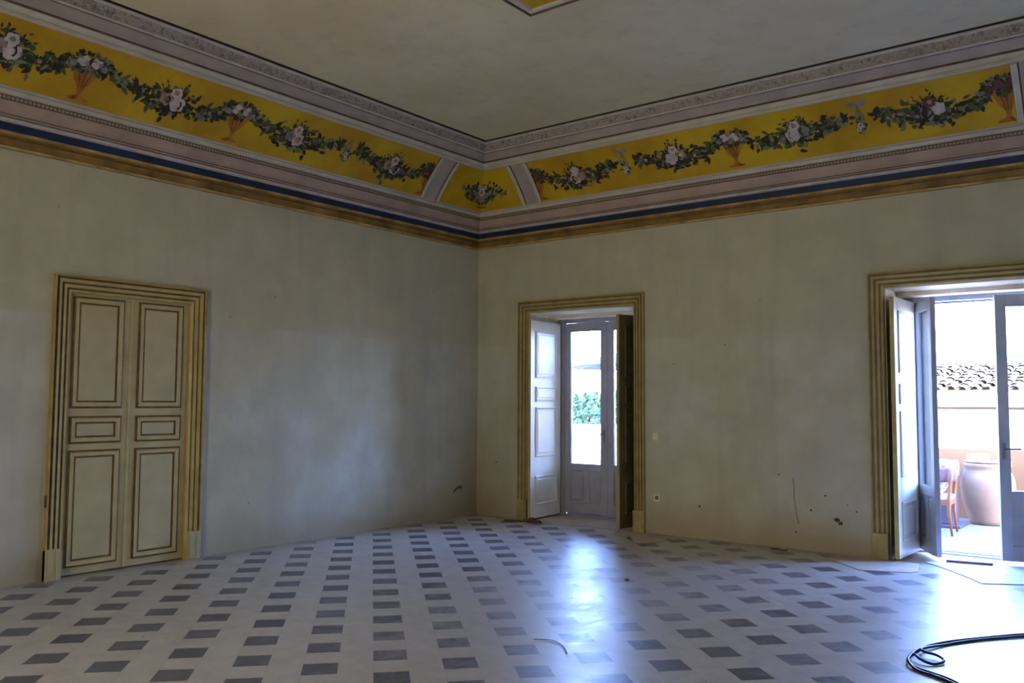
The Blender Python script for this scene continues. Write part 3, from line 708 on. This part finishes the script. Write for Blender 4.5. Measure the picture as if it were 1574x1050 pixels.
b = MB(); b.tube(spl([(4.31, -4.53, .006), (4.40, -4.48, .006), (4.47, -4.49, .006), (4.56, -4.55, .006), (4.66, -4.66, .006)]), .003, 6)
tag(b.build('string', 'grey_groove', loc=(4.45, -4.5, 0)), 'thin piece of grey string on the tiled floor in the foreground', 'string')
def sheet(name, pts, mat, label, z=.006, h=.003):
    b = MB(); n = len(pts); b.add([(x, y, z) for x, y in pts]+[(x, y, z+h) for x, y in pts], [tuple(range(n))[::-1], tuple(range(n, 2*n))]+[(i, (i+1) % n, n+(i+1) % n, n+i) for i in range(n)])
    return tag(b.build(name, mat, loc=(pts[0][0], pts[0][1], 0)), label, 'sheet')
sheet('cardboard_sheet', [(4.80, -.33), (4.86, -.07), (5.17, -.06), (5.62, -.10), (5.70, -.50), (5.66, -.60), (5.26, -.77), (5.18, -.68)], 'paper', 'beige protective sheet under the left casing of the open terrace doorway', .002, .004)
sheet('cardboard_sheet', [(2.33, -.06), (2.66, -.06), (3.03, -.20), (3.06, -.55), (2.98, -.70), (2.84, -.68), (2.60, -.36), (2.40, -.40)], 'paper', 'beige protective sheet at the right foot of the narrow glazed door', .002, .004)
sheet('plastic_sheet', [(5.74, -.04), (6.05, -.42), (6.26, -.72), (6.55, -.54), (6.95, -.30), (6.90, .30), (5.90, .50), (5.60, .20), (5.66, .02)], 'paper_blue', 'pale sheet spread on the floor across the open terrace doorway', .005, .003)

# ------------------------------------------------------------------ outside
simple('terrace_tile', (.11, .11, .12), .5, .08, 2, obj=False)
simple('parapet_paint', (.15, .083, .045), .85, .10, 2, obj=False)
simple('white_wall', (.80, .77, .72), .9, .05, 1, obj=False)
simple('terracotta', (.145, .10, .072), .8, .10, 5)
simple('linen', (.22, .21, .23), .9, .05, 4)
simple('teak', (.13, .042, .009), .45, .15, 9)
simple('mauve_fabric', (.065, .038, .043), .9, .15, 9)
simple('black_metal', (.03, .03, .05), .5, .1, 9)
simple('shade_black', (.010, .010, .012), .9, .1, 3)  # near-black, paints in the shade of a gap on the house front
simple('roof_tile', (.3, .27, .23), .9, .16, 3)
simple('leaf_tree', (.02, .06, .03), .7, .3, 3)
simple('bark', (.20, .15, .10), .9, .3, 5)
simple('canvas', (.03, .045, .06), .8, .08, 5)
simple('teal_pot', (.02, .07, .07), .5, .1, 5)
simple('grey_fabric', (.22, .20, .25), .8, .1, 5)
def cushion():
    n = NT('patterned_cushion'); v = n.t.nodes.new('ShaderNodeTexVoronoi'); n.put(v.inputs['Vector'], n.obj); v.inputs['Scale'].default_value = 16
    a = n.noise(20, 3, vec=n.obj)
    c = n.mix(n.math('LESS_THAN', v.outputs['Distance'], .42), (.3, .28, .28), (.16, .03, .015)); c = n.mix(n.math('GREATER_THAN', a, .6), c, (.03, .025, .05))
    MATS['cushion'] = n.pbr(c, .9, 0, None, .2)
cushion()
b = MB(); b.box(-4, 12, TH, 4.15, -.25, -.01); tag(b.build('terrace_floor', 'terrace_tile'), kind='structure')
b = MB(); b.box(2.0, 12, 3.95, 4.15, -.01, .92); b.box(-4, 2.0, 3.95, 4.15, -.01, .95, 1); tag(b.build('terrace_parapet', ['parapet_paint', 'white_wall']), kind='structure')
b = MB(); b.box(-40, 60, 4.2, 90, -4.3, -4.0); tag(b.build('ground', 'tan_stone'), kind='structure')
# neighbouring house
nb = empty('neighbour_house', (8, 12, -4), 0, 'pale house with an old tiled roof seen beyond the terrace through the open doorway', 'house')
b = MB(); b.box(-6.5, 8, 0, 6, 0, 5.55); b.box(-6.6, 8, -.06, 0, 5.02, 5.045); b.build('wall', 'white_wall', nb)
b = MB(); b.box(-6.7, 8, -.22, 0, 5.395, 5.46); b.build('shadow_course', 'shade_black', nb)  # course coloured near-black to read as a shadow gap
b = MB(); b.box(-6.7, 8, -.015, 0, 5.045, 5.06); b.build('cable', 'shade_black', nb)
b = MB(); b.box(-6.7, 8, -.30, .1, 5.46, 5.80); b.build('eaves', 'white_wall', nb)
b = MB(); rnd = random.Random(9)
b.quad((-6.8, -.35, 5.80), (8, -.35, 5.80), (8, 3.4, 6.50), (-6.8, 3.4, 6.50), 1)
b.quad((-6.8, 3.4, 6.50), (8, 3.4, 6.50), (8, 6.2, 5.8), (-6.8, 6.2, 5.8), 1)
sl = .7/3.75
for cix in range(-27, 33):
    for rw in range(9):
        x = cix*.245+rnd.uniform(-.03, .03); y0 = -.40+rw*.42+rnd.uniform(-.04, .04); y1 = y0+.50; k = 6; vs = []
        tw = rnd.uniform(-.04, .04)
        for (yy, rr, lift) in ((y0, .105, .035), (y1, .085, .0)):
            for i in range(k+1):
                a = PI*i/k; vs.append((x+(tw if yy == y1 else 0)+rr*math.cos(a), yy, 5.80+(yy+.35)*sl+lift+rr*.75*math.sin(a)))
        b.add(vs, [(i, i+1, k+2+i, k+1+i) for i in range(k)], 0)
b.build('tiled_roof', ['roof_tile', 'bark'], nb)
# tree beyond the parapet, left
def tree(loc, h, rad, label, seed, n=5200):
    e = empty('tree', loc, 0, label, 'tree'); rnd = random.Random(seed)
    b = MB(); b.tube([(0, 0, 0), (.1, 0, h*.3), (0, .1, h*.6), (.05, 0, h*.85)], [.18, .14, .09, .03], 8)
    for k in range(7):
        a = rnd.uniform(0, 6.3); z0 = h*rnd.uniform(.4, .7); b.tube([(0, 0, z0), (rad*.4*math.cos(a), rad*.4*math.sin(a), z0+h*.12), (rad*.8*math.cos(a), rad*.8*math.sin(a), z0+h*.2)], [.05, .03, .012], 6)
    b.tube([(0, 0, h*.75), (.35, 0, h*.93), (.75, .1, h*1.09)], [.03, .02, .012], 6)
    b.build('trunk', 'bark', e)
    b = MB()
    cs = [(rnd.uniform(-.6, .6)*rad, rnd.uniform(-.6, .6)*rad, h*.72+rnd.uniform(-.22, .2)*h, rad*rnd.uniform(.35, .55)) for _ in range(9)]
    for k in range(n):
        c = rnd.choice(cs); d_ = Vector((rnd.gauss(0, 1), rnd.gauss(0, 1), rnd.gauss(0, 1))).normalized()*c[3]*rnd.uniform(.6, 1.05)
        p = Vector(c[:3])+d_; a = Vector((rnd.gauss(0, 1), rnd.gauss(0, 1), rnd.gauss(0, .6))).normalized(); q = a.orthogonal().normalized(); L = rnd.uniform(.12, .22)
        b.quad(p, p+a*L*.5+q*L*.3, p+a*L, p+a*L*.5-q*L*.3)
    b.build('foliage', 'leaf_tree', e); return e
tree((-4.8, 10, -4), 5.75, 1.5, 'green tree seen through the pane of the narrow glazed door', 2)
b = MB(); b.box(-9, -1, 7.0, 7.2, -4, 1.02); tag(b.build('garden_wall', 'white_wall'), 'white wall below the tree seen through the narrow glazed door', 'wall')
# parasol on the terrace; only its left tip shows
pa = empty('parasol', (1.28, 2.5, -.01), 0, 'blue-grey parasol on the terrace seen through the narrow glazed door', 'parasol')
b = MB(); b.tube([(0, 0, 0), (0, 0, 2.44)], .02, 10); b.build('pole', 'metal', pa, smooth=True)
b = MB(); b.lathe([(.25, 0), (.25, .05), (.05, .09), (.04, .2)], 0, 0, 20); b.build('base', 'black_metal', pa)
b = MB(); n_ = 8; rr = 1.25
for k in range(n_):
    a0, a1 = 2*PI*k/n_, 2*PI*(k+1)/n_
    b.add([(0, 0, 2.42), (rr*math.cos(a0), rr*math.sin(a0), 2.075), (rr*math.cos(a1), rr*math.sin(a1), 2.075), (0, 0, 2.38), (rr*math.cos(a0), rr*math.sin(a0), 2.05), (rr*math.cos(a1), rr*math.sin(a1), 2.05)], [(0, 1, 2), (3, 5, 4), (1, 4, 5, 2)])
b.build('canopy', 'canvas', pa)
# big jar
jx, jy = 5.62, 3.57
jr = empty('storage_jar', (jx, jy, -.01), 0, 'big pale terracotta jar standing on the terrace by the parapet', 'jar')
b = MB(); b.lathe([(.20, 0), (.225, .01), (.235, .06), (.275, .18), (.305, .32), (.318, .46), (.312, .56), (.285, .64), (.262, .68), (.262, .715), (.275, .74), (.275, .775), (.262, .785), (.245, .785), (.235, .74), (.23, .68), (.1, .66)], 0, 0, 40)
b.build('jar_body', 'terracotta', jr, smooth=True)
b = MB(); b.lathe([(.0, 0), (.27, 0), (.28, .012), (.0, .014)], 0, 0, 32); o = b.build('jar_lid', 'terracotta'); o.location = (jx, jy, .777); tag(o, 'flat round lid lying on the big terracotta jar', 'lid')
b = MB(); b.box(-.12, .12, -.08, .08, 0, .085); o = b.build('stone_block', 'white_wall', bevel=.01); o.location = (jx-.10, jy, .792); tag(o, 'cream block on the lid of the big terracotta jar', 'block')
# table with cloth
tb = empty('terrace_table', (4.63, 3.04, -.01), 0, 'terrace table on a black pedestal behind the wooden chair', 'table')
b = MB(); b.box(-.65, .65, -.40, .40, .77, .805); b.build('table_top', 'teak', tb, bevel=.004)
b = MB(); b.box(.33, .71, -.18, .18, .04, .42); b.box(.44, .58, -.07, .07, .42, .77); b.build('pedestal', 'black_metal', tb, bevel=.01)
b = MB(); b.box(.22, .80, -.26, .26, 0, .04); b.build('foot_plate', 'black_metal', tb, bevel=.008)
b = MB(); N = 26; rnd = random.Random(2)
hx_, hy_ = .66, .41; topz = .808; per = []
for i in range(N*4):
    sdi, t = divmod(i, N); t /= N
    per.append([(-hx_+2*hx_*t, -hy_), (hx_, -hy_+2*hy_*t), (hx_-2*hx_*t, hy_), (-hx_, hy_-2*hy_*t)][sdi])
M_ = len(per); vs = []
for lvl, (out, zz) in enumerate([(0, topz), (.008, topz-.012), (.012, topz-.07), (.02, topz-.15), (.02, topz-.20)]):
    for i, (x, y) in enumerate(per):
        wv = .012*math.sin(i*.75)*lvl*.5; l_ = math.hypot(x/hx_, y/hy_); vs.append((x*(1+(out+wv)/hx_), y*(1+(out+wv)/hy_), zz))
fs = [(l*M_+i, l*M_+(i+1) % M_, (l+1)*M_+(i+1) % M_, (l+1)*M_+i) for l in range(4) for i in range(M_)]+[tuple(range(M_))]
b.add(vs, fs); o = b.build('tablecloth', 'linen'); o.location = (4.63, 3.04, -.009); tag(o, 'white cloth draped over the terrace table', 'tablecloth')
# chair, facing the table (-x), back to the right
def chair(loc, rz, label):
    e = empty('dining_chair', loc, rz, label, 'chair')
    # local: faces -x, seat 0.46 deep
    for sy in (-.22, .22):
        b = MB(); b.tube([(.24, sy, 0), (.215, sy, .25), (.215, sy, .44), (.235, sy*.98, .62), (.265, sy*.92, .80)], [.013, .02, .024, .02, .015], 8); b.build('leg', 'teak', e, smooth=True)
        b = MB(); b.tube([(-.24, sy, 0), (-.225, sy, .22), (-.22, sy, .43)], [.012, .018, .022], 8); b.build('leg', 'teak', e, smooth=True)
        b = MB(); b.box(-.22, .22, sy-.014, sy+.014, .35, .41); b.build('side_rail', 'teak', e, bevel=.005)
    for xx in (-.22, .215):
        b = MB(); b.box(xx-.014, xx+.014, -.21, .21, .35, .41); b.build('cross_rail', 'teak', e, bevel=.005)
    b = MB(); b.box(-.25, .235, -.235, .235, .41, .455); b.build('seat', 'linen', e, bevel=.015)
    # curved upholstered back wrapping round
    b = MB(); k = 14; vs = []
    for i in range(k+1):
        a = R(-68+136*i/k)
        for (rr, zz) in ((.275, .62), (.285, .65), (.29, .76), (.28, .79), (.25, .79), (.245, .76), (.245, .65), (.25, .62)):
            vs.append((-.01+rr*math.cos(a), rr*math.sin(a)*.95, zz+.0))
    fs = [(i*8+j, i*8+(j+1) % 8, (i+1)*8+(j+1) % 8, (i+1)*8+j) for i in range(k) for j in range(8)]+[tuple(range(8)), tuple(k*8+j for j in range(8))]
    b.add(vs, fs); b.build('backrest', 'mauve_fabric', e, smooth=True); return e
chair((5.22, 2.31, -.01), R(4), 'wooden chair with a mauve curved backrest on the terrace in front of the jar')
# cushion on the seat
bm = bmesh.new(); bmesh.ops.create_cube(bm, size=1); bmesh.ops.subdivide_edges(bm, edges=bm.edges, cuts=7, use_grid_fill=True)
for v in bm.verts:
    x, y, z = v.co*2; k = (1-x**4)*(1-y**4); v.co = Vector((x*.20*(1-.06*abs(y)), y*.20*(1-.06*abs(x)), z*.065*(.25+.75*max(k, 0)**.5)))
me = bpy.data.meshes.new('seat_cushion'); bm.to_mesh(me); bm.free(); me.materials.append(MATS['cushion'])
for p in me.polygons: p.use_smooth = True
o = bpy.data.objects.new('seat_cushion', me); COL.objects.link(o); o.location = (5.335, 2.31, .60); o.rotation_euler = (0, R(-66), 0)
tag(o, 'red and white patterned cushion on the wooden terrace chair', 'cushion')
# flowerpot and grey chair seen low through the narrow door
fp = empty('flower_pot', (-.20, 3.1, -.01), 0, 'blue-green flower pot with a bare stick on the terrace', 'flower pot')
b = MB(); b.lathe([(.10, 0), (.15, .28), (.165, .30), (.165, .33), (.14, .33), (.12, .28)], 0, 0, 24); b.build('pot', 'teal_pot', fp, smooth=True)
b = MB(); b.tube([(0, 0, .28), (.01, 0, .6), (.0, 0, .92)], .012, 6); b.build('stick', 'bark', fp)

for o in bpy.data.objects:
    if o.type == 'MESH' and o.name.startswith('flower_pot'): pass
